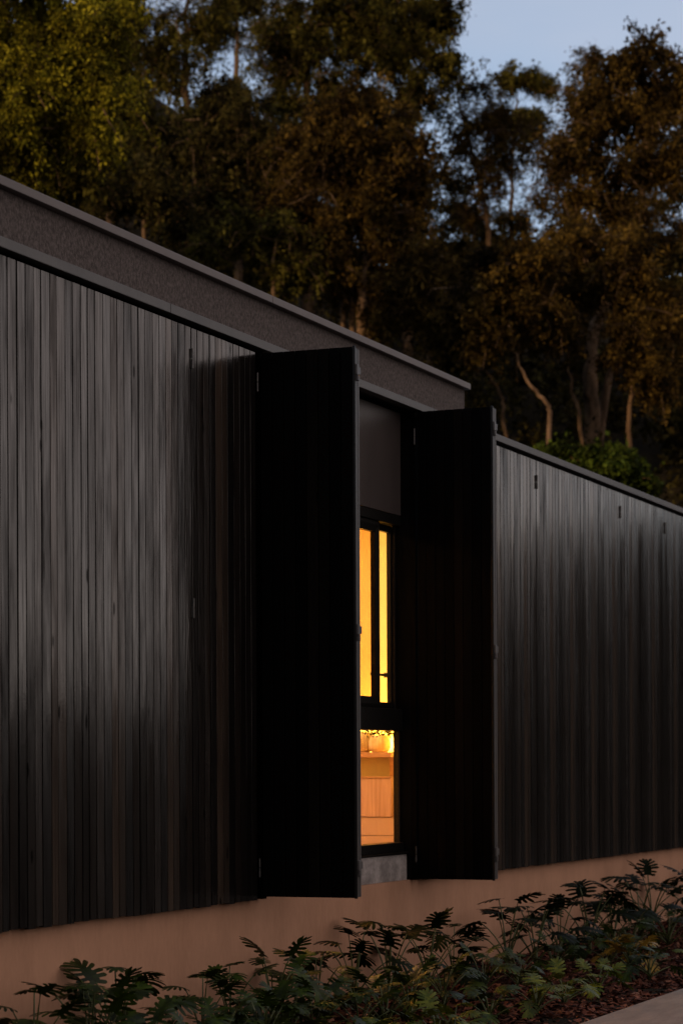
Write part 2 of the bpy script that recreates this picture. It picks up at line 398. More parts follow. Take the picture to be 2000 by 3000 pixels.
q = MB(); q.box(OX0 - .05, OX0, .004, .0445, ZB, 3.99); q.build('jamb_lining', M['timber_dark'], house)

# room behind the window
RX0, RX1, RY0, RY1, RZ0, RZ1 = 2.3, 5.78, .176, 3.6, .96, 3.55
m = MB(); m.box(RX1, RX1+.1, RY0, RY1, RZ0, RZ1); m.box(RX0-.1, RX0, RY0, RY1, RZ0, RZ1); m.box(RX0-.1, RX1+.1, RY1, RY1+.1, RZ0, RZ1)
m.box(RX0-.1, OX0, RY0, RY0+.02, RZ0, RZ1); m.box(OX1+.14, RX1, RY0, RY0+.02, RZ0, RZ1); m.box(OX0, OX1+.14, .274, .29, 3.27, RZ1)
m.build('interior_wall', M['plaster'], house)
m = MB(); m.box(RX0-.1, RX1+.1, RY0-.04, RY1+.1, RZ0-.1, RZ0); m.build('floor', M['tile'], house)
m = MB(); m.box(RX0-.1, RX1+.1, RY0, RY1+.1, RZ1, RZ1+.1); m.build('room_ceiling', M['plaster'], house)

cab = empty('cabinet', (5.6, 1.4, RZ0)); tag(cab, 'oak veneer low cabinet on a salmon plinth seen through the lower window pane', 'cabinet')
def loc_build(mb, name, mat, parent, bevel=0):
    o = mb.build(name, mat, parent, bevel=bevel); o.matrix_parent_inverse = Matrix.Translation(parent.location).inverted(); return o
q = MB(); q.box(5.405, 5.775, .404, 2.4, 1.165, 1.445); loc_build(q, 'door', M['oak'], cab, .002)
q = MB(); q.box(5.400, 5.778, .400, 2.42, 1.447, 1.456); loc_build(q, 'top', M['oakh'], cab)
q = MB(); q.box(5.41, 5.778, .383, 2.42, 1.030, 1.160); q.box(5.405, 5.778, .383, 2.42, .961, 1.026); loc_build(q, 'plinth', M['salmon'], cab)
sh = empty('wall_shelf', (5.6, 1.4, 1.6)); tag(sh, 'thick oak shelf on the lit end wall above the cabinet', 'shelf')
q = MB(); q.box(5.400, 5.778, .402, 2.4, 1.596, 1.632); loc_build(q, 'board', M['oakh'], sh, .002)
q = MB(); q.box(5.48, 5.777, .41, .45, 1.458, 1.595); loc_build(q, 'bracket', M['oakh'], sh)
def pot(y, r, h, label, plant):
    e = empty('plant_pot', (5.55, y, 1.632)); tag(e, label, 'plant pot', 'pots on the lit shelf')
    q = MB(); q.lathe([(0, 0), (r*.66, 0), (r*.84, h*.10), (r*.96, h*.25), (r, h*.45), (r*.97, h*.65), (r*.86, h*.85), (r*.74, h*.97), (r*.70, h), (r*.64, h), (r*.64, h*.88), (0, h*.88)]); q.build('bowl', M['pot'], e, True)
    if plant:
        N = 170; P = rng.normal(0, 1, (N, 3)) * np.array([r*.6, r*.85, .020]) + np.array([0, 0, h + .012])
        D = rng.normal(0, 1, (N, 3)); D /= np.linalg.norm(D, axis=1)[:, None]; E_ = np.cross(D, rng.normal(0, 1, (N, 3))); E_ /= np.linalg.norm(E_, axis=1)[:, None]
        Vq = np.stack([P, P + D*.014 + E_*.008, P + D*.032, P + D*.014 - E_*.008], 1)
        link(bpy.data.objects.new('foliage', np_quads('foliage', Vq, mat_leaf('succulent', [(0, (.012, .012, .004)), (1, (.05, .04, .008))], .2))), e)
pot(.562, .081, .128, 'ribbed clay pot with trailing dark succulent on the shelf inside the window', True)
pot(.712, .092, .150, 'plain round pot half hidden behind the left shutter edge on the shelf', False)
M['led'] = mat_emit('led_strip', (1, .5, .12), 30)
led = MB(); led.box(5.735, 5.755, .36, 2.3, 1.6325, 1.6345)
tag(led.build('light_strip', M['led']), 'warm light strip along the back of the shelf behind the pots', 'lamp')
def area(name, loc, rot, sx, sy, power, col):
    L = bpy.data.lights.new(name, 'AREA'); L.shape = 'RECTANGLE'; L.size = sx; L.size_y = sy; L.energy = power; L.color = col
    o = link(bpy.data.objects.new(name, L)); o.location = loc; o.rotation_euler = rot; return o
area('ceiling_lamp', (4.6, 1.5, 3.5), (0, 0, 0), .6, .6, 46, (1, .49, .20))
area('under_shelf_fill', (5.5, 1.3, 1.59), (0, 0, 0), .1, 1.6, 1.2, (1, .46, .10))  # weak fill light added to brighten the wall between shelf and cabinet
area('shelf_lamp', (5.70, 1.2, 1.66), (0, R_(180 + 8), 0), .03, 2.0, 26, (1, .50, .06))

# ------------------------------------------------------------------ garden plants
def leaf_geo(q, M4, L, W, droop, nl=6, rnd=random):
    # deeply lobed blade: midrib along +x, lobes as tapered strips, petiole end at the origin
    def bend(x, y):
        s = x / L
        z = -droop * L * max(0, s) ** 2 - .34 * (abs(y) ** 2) / W + .22 * abs(y) + .05 * L * math.sin(3 * s)
        return M4 @ Vector((x, y, z))
    def strip(ax, ay, dx, dy, ln, w0):
        px, py = -dy, dx
        prof = [(0, .52), (.3, .5), (.55, .56), (.8, .56), (.94, .38), (1, .1)]
        bi = len(q.v)
        for t, k in prof:
            cx, cy = ax + dx*ln*t, ay + dy*ln*t
            cx += .22 * ln * t * t
            for sg in (-1, 0, 1): q.v.append(tuple(bend(cx + px*w0*k*sg, cy + py*w0*k*sg)))
        for i in range(len(prof) - 1):
            for j in range(2): q.f.append((bi+i*3+j, bi+i*3+j+1, bi+(i+1)*3+j+1, bi+(i+1)*3+j))
    # central blade
    n = 8; bi = len(q.v)
    for i in range(n + 1):
        s = i / n; hw = W * (.40 * math.sin(math.pi * min(1, s*.92 + .16)) + .04) * (1 - .3*s)
        for sg in (-1, 0, 1): q.v.append(tuple(bend(L*(s*.9 - .04), sg*hw)))
    for i in range(n):
        for j in range(2): q.f.append((bi+i*3+j, bi+i*3+j+1, bi+(i+1)*3+j+1, bi+(i+1)*3+j))
    for sg in (-1, 1):
        for i in range(nl):
            s = i / (nl - 1); a = R_(118 - 84 * s + rnd.uniform(-7, 7))
            ln = W * (.74 + .36 * math.sin(math.pi * (s*.8 + .2))) * (.95 if i else .8) * rnd.uniform(.85, 1.12)
            strip(L*(.05 + .72*s), sg * W * .05, math.cos(a), sg*math.sin(a), ln, L * .128 * rnd.uniform(.85, 1.12))
    strip(L*.72, 0, 1, 0, L*.32, L*.12)
def plant_mesh(seed, nleaf, hgt, spread, lsz, name):
    rd = random.Random(seed); lf = MB(); st = MB()
    st.tube([(0, 0, -.05), (rd.uniform(-.01, .01), 0, hgt*.12), (rd.uniform(-.03, .03), rd.uniform(-.03, .03), hgt*.32)], [.016, .014, .010], 7)
    for i in range(nleaf):
        az = i * 2.39996 + rd.uniform(-.35, .35); k = (i + .5) / nleaf
        rise = hgt * (1.0 - .55 * k) * rd.uniform(.86, 1.06); out = spread * (.30 + .75 * k) * rd.uniform(.8, 1.15)
        b0 = Vector((0, 0, hgt * .05 + hgt*.25*(1-k)*rd.random())); e = Vector((math.cos(az)*out, math.sin(az)*out, rise))
        mid = Vector((e.x*.38, e.y*.38, b0.z + (rise - b0.z)*.68))
        pts = []
        for t in (0, .25, .5, .75, 1): pts.append(b0*(1-t)**2 + mid*2*t*(1-t) + e*t*t)
        st.tube(pts, [.0062, .0055, .005, .0045, .004], 5)
        tilt = R_(rd.uniform(-64, 12) + 36 * k)              # young inner leaves stand up, outer ones droop
        sz = lsz * rd.uniform(.75, 1.12) * (.82 + .25 * k)
        mt = Matrix.Translation(e) @ Matrix.Rotation(az + rd.uniform(-.5, .5), 4, 'Z') @ Matrix.Rotation(tilt, 4, 'Y') @ Matrix.Rotation(rd.uniform(-.4, .4), 4, 'X')
        leaf_geo(lf, mt, sz, sz * .52, rd.uniform(.02, .24), 6, rd)
    return lf.mesh(name + '_foliage', None, True), st.mesh(name + '_stem', None, True)
GL = [(0, (.018, .030, .008)), (.4, (.03, .05, .012)), (.75, (.055, .075, .016)), (1, (.10, .115, .022))]
def mat_plant(name, stops, rough=.35):
    return mat_leaf(name, stops, .22, max(rough, .42), .03 if 'dark' in name else .2, 3, .5)
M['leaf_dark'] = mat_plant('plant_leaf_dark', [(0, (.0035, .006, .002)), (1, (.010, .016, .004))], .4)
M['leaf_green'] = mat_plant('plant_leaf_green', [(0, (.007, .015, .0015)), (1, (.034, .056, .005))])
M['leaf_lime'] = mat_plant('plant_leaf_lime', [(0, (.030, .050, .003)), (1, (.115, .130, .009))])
M['leaf_gold'] = mat_plant('plant_leaf_gold', [(0, (.20, .13, .02)), (1, (.38, .22, .03))])
M['stem'] = mat_noise('petiole', (.03, .045, .012), (.07, .08, .02), (1, 1, 1), 8, .5, 0)
TALL = [plant_mesh(11 + i, 9, .53, .28, .195, 'tall') for i in range(4)]
MID = [plant_mesh(31 + i, 13, .33, .25, .150, 'mid') for i in range(4)]
LOW = [plant_mesh(51 + i, 11, .20, .17, .125, 'low') for i in range(4)]
def put_plant(kind, var, x, y, rz, sc, mat, label, group):
    e = empty('philodendron', (x, y, soil_z(x, y)), rz); e.scale = (sc,)*3
    tag(e, label, 'plant', group)
    fm, sm = kind[var]
    for nm, me, mt in (('foliage', fm, mat), ('stem', sm, M['stem'])):
        o = link(bpy.data.objects.new(nm, me), e)
        if not me.materials: me.materials.append(mt)
        o.material_slots[0].link = 'OBJECT'; o.material_slots[0].material = mt
PLANTS = []
def wall_x(px): return 10.81 * px / (3896 - px)
def side(x):
    return x
rows = dict(
 back=[(-.2, .9), (.15, .95), (.4, .9), (.62, 1.02), (1.15, .80), (1.72, .78), (2.25, .92), (2.7, .84), (3.2, .93), (3.72, 1.0), (4.3, .95), (4.72, .80), (5.55, 1.02), (6.05, 1.08), (6.6, .9), (7.25, 1.16), (7.95, 1.05), (8.65, 1.12), (9.5, 1.1), (10.4, 1.15), (11.3, 1.0)],
 middle=[(.1, 1.0), (.42, .95), (.75, .95), (1.02, .95), (1.3, 1.0), (1.6, .9), (1.9, 1.05), (2.2, .92), (2.45, 1.0), (3.05, 1.0), (3.6, .9), (4.25, .85), (5.0, .75), (5.75, .8), (6.6, .85), (7.5, .9), (8.5, 1.0), (9.5, 1.0), (10.4, 1.0)],
 front=[(1.7, 1.0), (2.25, 1.05), (2.8, .9), (3.3, 1.05), (3.9, 1.05), (4.5, 1.0), (5.2, .95), (6.1, 1.0), (7.3, 1.0), (8.9, 1.3)])
ORD = ['first', 'second', 'third', 'fourth', 'fifth', 'sixth', 'seventh', 'eighth', 'ninth', 'tenth']
def proj_x(x, y, z=.3):
    v = np.array([x, y, z]) - CAM; return 1000 + FPX * (v @ RT) / (v @ FW)
ROWTXT = dict(back='by the wall', middle='in mid bed', front='by the path')
for row, lst in rows.items():
    items = []
    for i, (x, sc) in enumerate(lst):
        y = {'back': -.36, 'middle': -.80, 'front': -1.24}[row] + random.uniform(-.10, .10)
        items.append((x, y, sc))
    cnt = {}
    for i, (x, y, sc) in enumerate(items):
        px = proj_x(x, y)
        if px < 760: sec, land = 0, 'from the left photo edge'
        elif px < 1060: sec, land = 1, 'right of the left shutter hinge'
        elif px < 1450: sec, land = 2, 'right of the left shutter edge'
        else: sec, land = 3, 'right of the right shutter edge'
        cnt[sec] = cnt.get(sec, 0) + 1
        o_ = ORD[cnt[sec] - 1]
        look = {'back': 'tall dark philodendron', 'middle': 'bushy green philodendron', 'front': 'low pale green philodendron'}[row]
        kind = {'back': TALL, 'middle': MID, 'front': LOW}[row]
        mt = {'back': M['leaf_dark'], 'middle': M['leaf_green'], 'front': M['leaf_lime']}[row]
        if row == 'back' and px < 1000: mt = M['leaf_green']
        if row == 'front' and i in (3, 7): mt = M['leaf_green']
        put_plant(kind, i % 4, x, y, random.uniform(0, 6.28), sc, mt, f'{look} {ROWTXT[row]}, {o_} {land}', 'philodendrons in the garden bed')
# a yellowing plant, and fallen leaves on the mulch
put_plant(LOW, 2, 6.65, -.98, 1.0, 1.15, M['leaf_gold'], 'yellowing philodendron with golden leaves standing out among the green plants', 'philodendrons in the garden bed')
def fallen(x, y, rz, sz, mt, label):
    q = MB(); rd = random.Random(int(x*100)); leaf_geo(q, Matrix.Rotation(.15, 4, 'Y'), sz, sz*.5, .3, 6, rd)
    o = q.build('fallen_leaf', mt, None, True); o.location = (x, y, soil_z(x, y) + .035); o.rotation_euler = (0, .1, rz)
    tag(o, label, 'fallen leaf', 'dead leaves on the mulch')
M['leaf_dry'] = mat_plant('plant_leaf_dry', [(0, (.28, .13, .03)), (1, (.40, .20, .06))], .6)
M['leaf_pale'] = mat_plant('plant_leaf_pale', [(0, (.45, .24, .16)), (1, (.55, .32, .22))], .7)
fallen(3.02, -1.45, .6, .14, M['leaf_dry'], 'curled orange dead leaf on the mulch at the bottom edge of the photo')
fallen(5.25, -1.48, 2.2, .10, M['leaf_pale'], 'pale pinkish dead leaf lying on the mulch near the path')
fallen(8.45, -1.42, 3.6, .20, M['leaf_lime'], 'drooping yellow green leaf lying over the edge of the concrete path')

# ------------------------------------------------------------------ trees
def leaf_cloud(cen, rad, per, ln, wd, down, seed):
    rg = np.random.default_rng(seed); n = len(cen) * per
    ci = np.repeat(np.arange(len(cen)), per)
    m = 18                                        # sprigs that leave the clump's heart and droop at the tip
    o0 = rg.normal(0, .30, (len(cen), m, 3)) * rad[:, None, :]
    dr = rg.normal(0, 1, (len(cen), m, 3)); dr /= np.linalg.norm(dr, axis=2)[:, :, None]
    ls = rg.uniform(.3, 1.3, (len(cen), m, 1)) * rad[:, None, :1]
    k = rg.integers(0, m, n); t = rg.uniform(0, 1, n)[:, None] ** .8
    l_ = ls[ci, k]
    P = cen[ci] + o0[ci, k] + dr[ci, k] * l_ * t + np.array([0, 0, -.45 * min(down, 1)]) * l_ * t * t + rg.normal(0, .055, (n, 3)) * (.6 + t)
    D = rg.normal(0, 1, (n, 3)); D[:, 2] -= down; D /= np.linalg.norm(D, axis=1)[:, None]
    E_ = np.cross(D, rg.normal(0, 1, (n, 3))); E_ /= np.linalg.norm(E_, axis=1)[:, None]
    cf = rg.uniform(.6, 1.45, len(cen))[ci]; l = (ln * cf * rg.uniform(.6, 1.3, n))[:, None]; w = (wd * cf * rg.uniform(.6, 1.3, n))[:, None]
    tw = np.stack([cen[:, None] + o0, cen[:, None] + o0 + dr*ls*.5 + np.array([0, 0, -.11*min(down, 1)])*ls, cen[:, None] + o0 + dr*ls + np.array([0, 0, -.45*min(down, 1)])*ls], 2)
    return np.stack([P, P + D*l*.45 + E_*w, P + D*l, P + D*l*.45 - E_*w], 1), tw
def tree(name, label, s, base_px, trunk, ells, leafmat, bark, seed, r0=.16, per=520, ln=.105, wd=.023, down=.8, crad=(.55, .95), dens=1.0, group='trees on the hillside', shrub=False, stagger=1.0, stems=()):
    rg = np.random.default_rng(seed)
    bp = at(base_px, 1500, s); bz = hz(bp) - .3
    base = np.array([bp[0], bp[1], bz])
    e = empty(name, base); tag(e, label, 'shrub' if shrub else 'tree', group)
    tr = MB()
    nodes = []
    pts = [base] + [at(px, py, s + ds) for px, py, ds in [(t + (0,))[:3] for t in trunk]]
    P = []                                        # smooth curve through the trunk points
    ext = [2*pts[0]-pts[1]] + pts + [2*pts[-1]-pts[-2]]
    for i in range(1, len(ext) - 2):
        a, b_, c, d = ext[i-1:i+3]
        for t in np.linspace(0, 1, 7)[:-1]:
            P.append(.5*(2*b_ + (c-a)*t + (2*a-5*b_+4*c-d)*t*t + (3*b_-a-3*c+d)*t**3))
    P.append(pts[-1]); P = np.array(P)
    P[1:] += rg.normal(0, .02, P[1:].shape)
    rad = r0 * (1 - .78 * np.linspace(0, 1, len(P))) ; rad[0] *= 1.35
    tr.tube(list(P - base), list(rad), 8)
    for i in range(len(P)):
        if i > len(P) * .25: nodes.append((P[i], rad[i]))
    for sx, st in stems:                          # further trunks from the same stool
        q0 = at(sx, 1500, s); q0[2] = bz
        qs = [q0 - base] + [at(a_, b_, s + .4) - base for a_, b_ in st]
        qq = []
        ex = [2*qs[0]-qs[1]] + qs + [2*qs[-1]-qs[-2]]
        for i in range(1, len(ex) - 2):
            for t in np.linspace(0, 1, 6)[:-1]:
                a, b_, c, d = ex[i-1:i+3]; qq.append(.5*(2*b_ + (c-a)*t + (2*a-5*b_+4*c-d)*t*t + (3*b_-a-3*c+d)*t**3))
        qq.append(qs[-1]); rs = [r0 * .62 * (1 - .7 * i / len(qq)) for i in range(len(qq))]
        tr.tube(qq, rs, 7)
        nodes += [(p_ + base, r_) for p_, r_ in list(zip(qq, rs))[len(qq)//2:]]
    cen = []; cr = []
    for (px, py, rx, ry, nc) in ells:
        c = at(px, py, s); ax = rx / FPX * s; az_ = ry / FPX * s; ad = max(ax * .9, .8) * stagger
        for _ in range(int(nc * dens)):
            d = rg.normal(0, 1, 3); d /= np.linalg.norm(d); k = rg.uniform(.25, 1) ** .5
            cen.append(c + k * (d[0]*ax*RT + d[1]*ad*FW + d[2]*az_*UP)); R1 = rg.uniform(*crad) * .8
            cr.append((R1, R1, R1 * rg.uniform(.5, .8)))
    cen = np.array(cen); cr = np.array(cr); per = int(per * 1.45)
    order = np.argsort([min(np.linalg.norm(c - nd[0]) for nd in nodes) for c in cen])
    for i in order:
        c = cen[i]; best = None; bd = 1e9
        for nd, r in nodes:
            dv = c - nd; dist = np.linalg.norm(dv) * (1 + (1.2 if dv[2] < 0 else 0) * .5)
            if dist < bd: bd = dist; best = (nd, r)
        nd, r = best; rb = max(min(r * .6, .06), .016); dv = c - nd
        mid1 = nd + dv * .35 + np.array([0, 0, -.04 * bd]) + rg.normal(0, .06 * bd, 3); mid2 = nd + dv * .7 + rg.normal(0, .06 * bd, 3) + np.array([0, 0, .03 * bd])
        tr.tube([nd - base, mid1 - base, mid2 - base, c - base], [rb, rb*.8, rb*.55, rb*.3], 5)
        nodes += [(mid1, rb*.8), (mid2, rb*.6), (c, rb*.4)]
    V, tw = leaf_cloud(cen - base, cr, per, ln, wd, down, seed)
    for ci in range(len(cen)):
        for q in tw[ci][::2]: tr.tube([cen[ci] - base, q[1], q[2]], [.014, .010, .005], 3, False)
    # scattered loose leaves between the clumps
    o = tr.build('trunk', bark, e, True)
    link(bpy.data.objects.new('crown', np_quads('crown', V, leafmat)), e)
    return e
def fol(name, c):                               # each leaf its own shade: many dark, some catching colour
    k = lambda f: tuple(x * f for x in c)
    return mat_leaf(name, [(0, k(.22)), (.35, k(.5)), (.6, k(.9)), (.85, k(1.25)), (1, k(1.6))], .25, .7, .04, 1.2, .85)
F_GREEN = fol('foliage_yellow_green', (.125, .115, .009))
F_SHRUB = fol('foliage_shrub', (.030, .045, .006))
F_OLIVE = fol('foliage_olive', (.050, .045, .008))
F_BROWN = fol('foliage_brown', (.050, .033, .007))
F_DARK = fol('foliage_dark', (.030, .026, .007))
BP, BD = M['bark_pale'], M['bark_dark']
def T(label, s, bx, trunk, ells, lm, bk, seed, **kw): tree('gum_tree', label, s, bx, trunk, ells, lm, bk, seed, **kw)
T('near yellow green tree with leaning pale branches at the top left corner', 33, -240, [(-120, 700), (0, 420), (140, 225), (240, 60), (270, -80)],
  [(110, 80, 250, 150, 26), (60, 260, 220, 120, 20), (300, 120, 140, 150, 14), (250, 320, 150, 110, 14), (30, 430, 120, 80, 8), (-60, 30, 150, 200, 10)], F_GREEN, BP, 1, r0=.13, per=900, ln=.075, wd=.019, crad=(.45, .75))
T('green bushy tree filling the space below the yellow green tree at the left edge', 38, 60, [(70, 600), (95, 430), (90, 330)],
  [(90, 430, 110, 60, 8), (260, 440, 120, 80, 10), (40, 520, 90, 50, 6), (170, 500, 90, 60, 7)], F_OLIVE, BP, 2, r0=.10, per=600, crad=(.45, .75))
T('dark slender tree with see-through crown, left of the thin straight gum', 52, 555, [(548, 560), (546, 300), (545, 120), (546, -60)],
  [(470, 60, 110, 90, 12), (560, 140, 80, 80, 7), (440, 190, 90, 70, 9), (590, 20, 70, 60, 5), (400, 90, 60, 60, 5)], F_OLIVE, BD, 3, r0=.15, per=420, dens=.8)
T('thin straight gum with bare trunk against the pale sky gap', 56, 690, [(690, 500), (693, 280), (692, 100), (690, -60)],
  [(690, 40, 100, 80, 9), (770, 120, 50, 60, 4), (630, 110, 50, 60, 4), (690, -40, 120, 60, 6)], F_DARK, BD, 4, r0=.14, per=380, dens=.8)
T('tall broad gum whose crown meets the top edge above the sky gap', 50, 905, [(905, 600), (900, 330), (905, 150), (930, -40)],
  [(930, 40, 150, 90, 16), (840, 190, 80, 90, 10), (960, 190, 130, 80, 12), (820, 60, 60, 70, 6), (900, 290, 90, 50, 6)], F_OLIVE, BD, 5, r0=.17, per=520)
T('tall gum with rounded leaf clumps standing out against the open sky', 50, 1195, [(1200, 640), (1205, 360), (1195, 200), (1170, 40), (1150, -60)],
  [(1120, 5, 80, 50, 5), (1180, 60, 110, 80, 12), (1285, 70, 55, 45, 5), (1270, 165, 60, 45, 5), (1130, 190, 110, 60, 9), (1240, 265, 70, 40, 5), (1090, 60, 80, 80, 7), (1190, 330, 40, 30, 2)], F_OLIVE, BD, 6, r0=.15, per=620, crad=(.4, .75))
T('broad brown gum with pale forked trunks rising behind the parapet', 42, 1045, [(1055, 960), (1065, 800), (1085, 690), (1090, 560), (1080, 430)],
  [(1000, 430, 140, 110, 18), (1110, 540, 150, 120, 18), (940, 600, 120, 90, 12), (1200, 480, 80, 100, 9), (1180, 680, 130, 90, 12), (980, 740, 120, 70, 10), (1060, 330, 120, 60, 8)], F_BROWN, BP, 7, r0=.13, per=560, crad=(.45, .85), stems=((1010, [(1005, 940), (985, 830), (950, 740)]), (1070, [(1075, 940), (1130, 800), (1190, 700)]), (1030, [(1030, 930), (1022, 800), (1010, 640)])))
T('brown gum with a low spreading crown left of the pale forked trunks', 43, 1010, [(1005, 960), (985, 830), (970, 720)],
  [(890, 480, 90, 90, 9), (900, 720, 110, 70, 9), (860, 610, 80, 80, 7), (1060, 850, 110, 60, 7)], F_BROWN, BP, 8, r0=.10, per=520, crad=(.45, .8))
T('dark bushy tree in the middle of the left hillside', 46, 330, [(320, 640), (330, 470), (350, 380)],
  [(330, 330, 130, 90, 12), (440, 370, 110, 90, 10), (300, 470, 120, 70, 9), (420, 490, 110, 70, 8)], F_OLIVE, BP, 9, r0=.11, per=540)
T('olive tree with a pale straight trunk left of the centre above the parapet', 44, 700, [(699, 760), (697, 600), (690, 470), (700, 380)],
  [(690, 390, 110, 80, 12), (600, 440, 100, 80, 9), (780, 440, 90, 80, 8), (660, 300, 90, 50, 6), (620, 580, 80, 60, 5), (780, 560, 80, 60, 5)], F_DARK, BP, 10, r0=.11, per=540)
T('dark round topped tree just below the thin straight gum', 48, 560, [(556, 640), (560, 480), (565, 400)],
  [(540, 380, 110, 80, 10), (490, 470, 90, 70, 7), (650, 290, 70, 45, 5), (560, 540, 90, 60, 6)], F_OLIVE, BD, 11, r0=.11, per=540)
T('wispy gum with fine upright twigs left of the small round crown', 54, 1440, [(1440, 860), (1425, 640), (1390, 470), (1350, 320), (1335, 240)],
  [(1400, 330, 90, 80, 9), (1460, 470, 90, 70, 8), (1400, 560, 70, 70, 6), (1490, 380, 60, 60, 4), (1345, 260, 25, 40, 2), (1330, 420, 40, 60, 3)], F_BROWN, BD, 12, r0=.10, per=260, crad=(.5, .95), dens=1.35)
T('slim gum with a small flat round crown alone against the sky', 60, 1500, [(1500, 720), (1498, 480), (1512, 330), (1518, 250)],
  [(1515, 235, 42, 22, 6), (1590, 265, 34, 24, 4), (1550, 350, 40, 26, 3), (1520, 380, 40, 24, 3)], F_OLIVE, BD, 13, r0=.09, per=560, crad=(.4, .6))
T('large leaning gum with thick pale trunk and the tallest crown on the right', 44, 1722, [(1735, 1240), (1728, 1120), (1738, 980), (1790, 850), (1850, 700), (1890, 480), (1880, 200)],
  [(1860, 190, 90, 55, 9), (1780, 300, 90, 80, 10), (1900, 330, 90, 110, 11), (1700, 420, 90, 80, 8), (1820, 480, 120, 90, 12), (1720, 600, 100, 80, 9), (1880, 640, 100, 80, 9), (1980, 250, 50, 70, 5), (1940, 470, 60, 80, 5)], F_BROWN, BP, 14, r0=.21, per=440, crad=(.45, .85), stems=((1728, [(1760, 1240), (1790, 1080), (1860, 960), (1950, 880)]),))
T('tall thin brown gum with sparse pointed top left of the tallest right crown', 52, 1690, [(1690, 900), (1695, 640), (1700, 420), (1715, 220), (1725, 150)],
  [(1715, 190, 50, 55, 6), (1680, 300, 60, 60, 5), (1640, 420, 70, 60, 5), (1600, 560, 70, 70, 6), (1690, 520, 70, 70, 5)], F_BROWN, BD, 15, r0=.11, per=260, crad=(.5, .9), dens=.85)
T('dark gum cut off by the right edge of the photo', 50, 2060, [(2050, 1000), (2030, 700), (2010, 450), (2000, 330)],
  [(2010, 400, 50, 45, 4), (1995, 560, 40, 40, 3), (1990, 700, 60, 60, 5), (2000, 860, 80, 90, 8), (1960, 1000, 60, 70, 5)], F_DARK, BD, 16, r0=.14, per=520)
T('brown gum with a crooked slim trunk behind the right wing', 40, 1622, [(1612, 1260), (1592, 1170), (1545, 1120), (1510, 1040), (1500, 930)],
  [(1500, 830, 120, 80, 12), (1400, 900, 100, 70, 9), (1600, 880, 90, 70, 8), (1460, 980, 110, 50, 7), (1580, 760, 90, 70, 7), (1370, 780, 80, 70, 6)], F_BROWN, BP, 17, r0=.06, per=520, crad=(.4, .75))
T('slender tree leaning left next to the thick pale trunk', 42, 1715, [(1700, 1250), (1680, 1160), (1665, 1080), (1660, 960)],
  [(1660, 850, 80, 80, 8), (1620, 980, 70, 50, 5), (1740, 800, 80, 80, 7), (1690, 730, 80, 60, 6)], F_BROWN, BP, 18, r0=.055, per=500, crad=(.4, .75))
T('drooping brown tree right of the thick pale trunk', 41, 1845, [(1840, 1300), (1850, 1100), (1870, 960), (1880, 860)],
  [(1880, 850, 90, 80, 9), (1850, 1000, 80, 70, 7), (1930, 1090, 70, 60, 6), (1950, 920, 70, 80, 6), (1800, 760, 80, 70, 7)], F_BROWN, BD, 19, r0=.07, per=480, crad=(.4, .8))
T('low brown tree with yellowish leaves above the parapet end', 41, 1260, [(1255, 1000), (1240, 880), (1230, 800)],
  [(1220, 800, 90, 60, 8), (1160, 880, 80, 50, 6), (1290, 860, 80, 60, 7), (1250, 960, 80, 40, 5)], F_BROWN, BP, 20, r0=.08, per=520, crad=(.4, .75))
T('crooked slim tree right of the parapet end', 42, 1490, [(1478, 1240), (1462, 1150), (1420, 1080), (1395, 1010)],
  [(1380, 970, 70, 50, 6), (1330, 1040, 60, 40, 4), (1430, 930, 60, 50, 4)], F_DARK, BP, 21, r0=.05, per=420, crad=(.4, .7))
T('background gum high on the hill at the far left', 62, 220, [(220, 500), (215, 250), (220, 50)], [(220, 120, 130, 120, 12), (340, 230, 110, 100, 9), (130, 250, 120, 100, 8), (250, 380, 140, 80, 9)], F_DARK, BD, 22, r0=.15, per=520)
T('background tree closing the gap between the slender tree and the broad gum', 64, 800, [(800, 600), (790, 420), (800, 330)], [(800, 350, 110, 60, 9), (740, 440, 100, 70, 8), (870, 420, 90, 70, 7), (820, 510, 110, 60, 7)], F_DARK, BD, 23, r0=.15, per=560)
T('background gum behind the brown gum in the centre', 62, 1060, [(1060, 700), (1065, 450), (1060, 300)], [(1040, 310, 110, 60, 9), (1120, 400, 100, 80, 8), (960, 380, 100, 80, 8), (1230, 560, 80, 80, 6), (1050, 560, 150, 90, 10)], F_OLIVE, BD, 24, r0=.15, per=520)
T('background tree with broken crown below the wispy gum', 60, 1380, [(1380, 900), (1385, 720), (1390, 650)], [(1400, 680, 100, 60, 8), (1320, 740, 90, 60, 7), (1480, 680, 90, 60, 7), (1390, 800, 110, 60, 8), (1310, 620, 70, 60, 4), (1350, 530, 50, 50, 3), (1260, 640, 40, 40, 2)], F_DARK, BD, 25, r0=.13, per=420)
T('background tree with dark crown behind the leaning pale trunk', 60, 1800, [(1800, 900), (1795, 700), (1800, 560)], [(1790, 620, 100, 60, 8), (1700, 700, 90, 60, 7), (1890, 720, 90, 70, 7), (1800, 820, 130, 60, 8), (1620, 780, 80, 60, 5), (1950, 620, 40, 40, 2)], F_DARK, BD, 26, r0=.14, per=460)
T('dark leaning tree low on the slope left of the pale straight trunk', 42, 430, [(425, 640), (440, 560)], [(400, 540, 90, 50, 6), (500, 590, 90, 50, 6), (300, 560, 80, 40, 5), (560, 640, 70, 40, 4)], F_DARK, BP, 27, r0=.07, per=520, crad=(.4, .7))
T('low olive tree touching the parapet line near the middle', 41, 790, [(800, 840), (810, 720)], [(780, 680, 90, 50, 6), (860, 800, 70, 40, 4), (700, 690, 70, 40, 4), (640, 720, 60, 30, 3)], F_OLIVE, BP, 28, r0=.07, per=520, crad=(.4, .7))
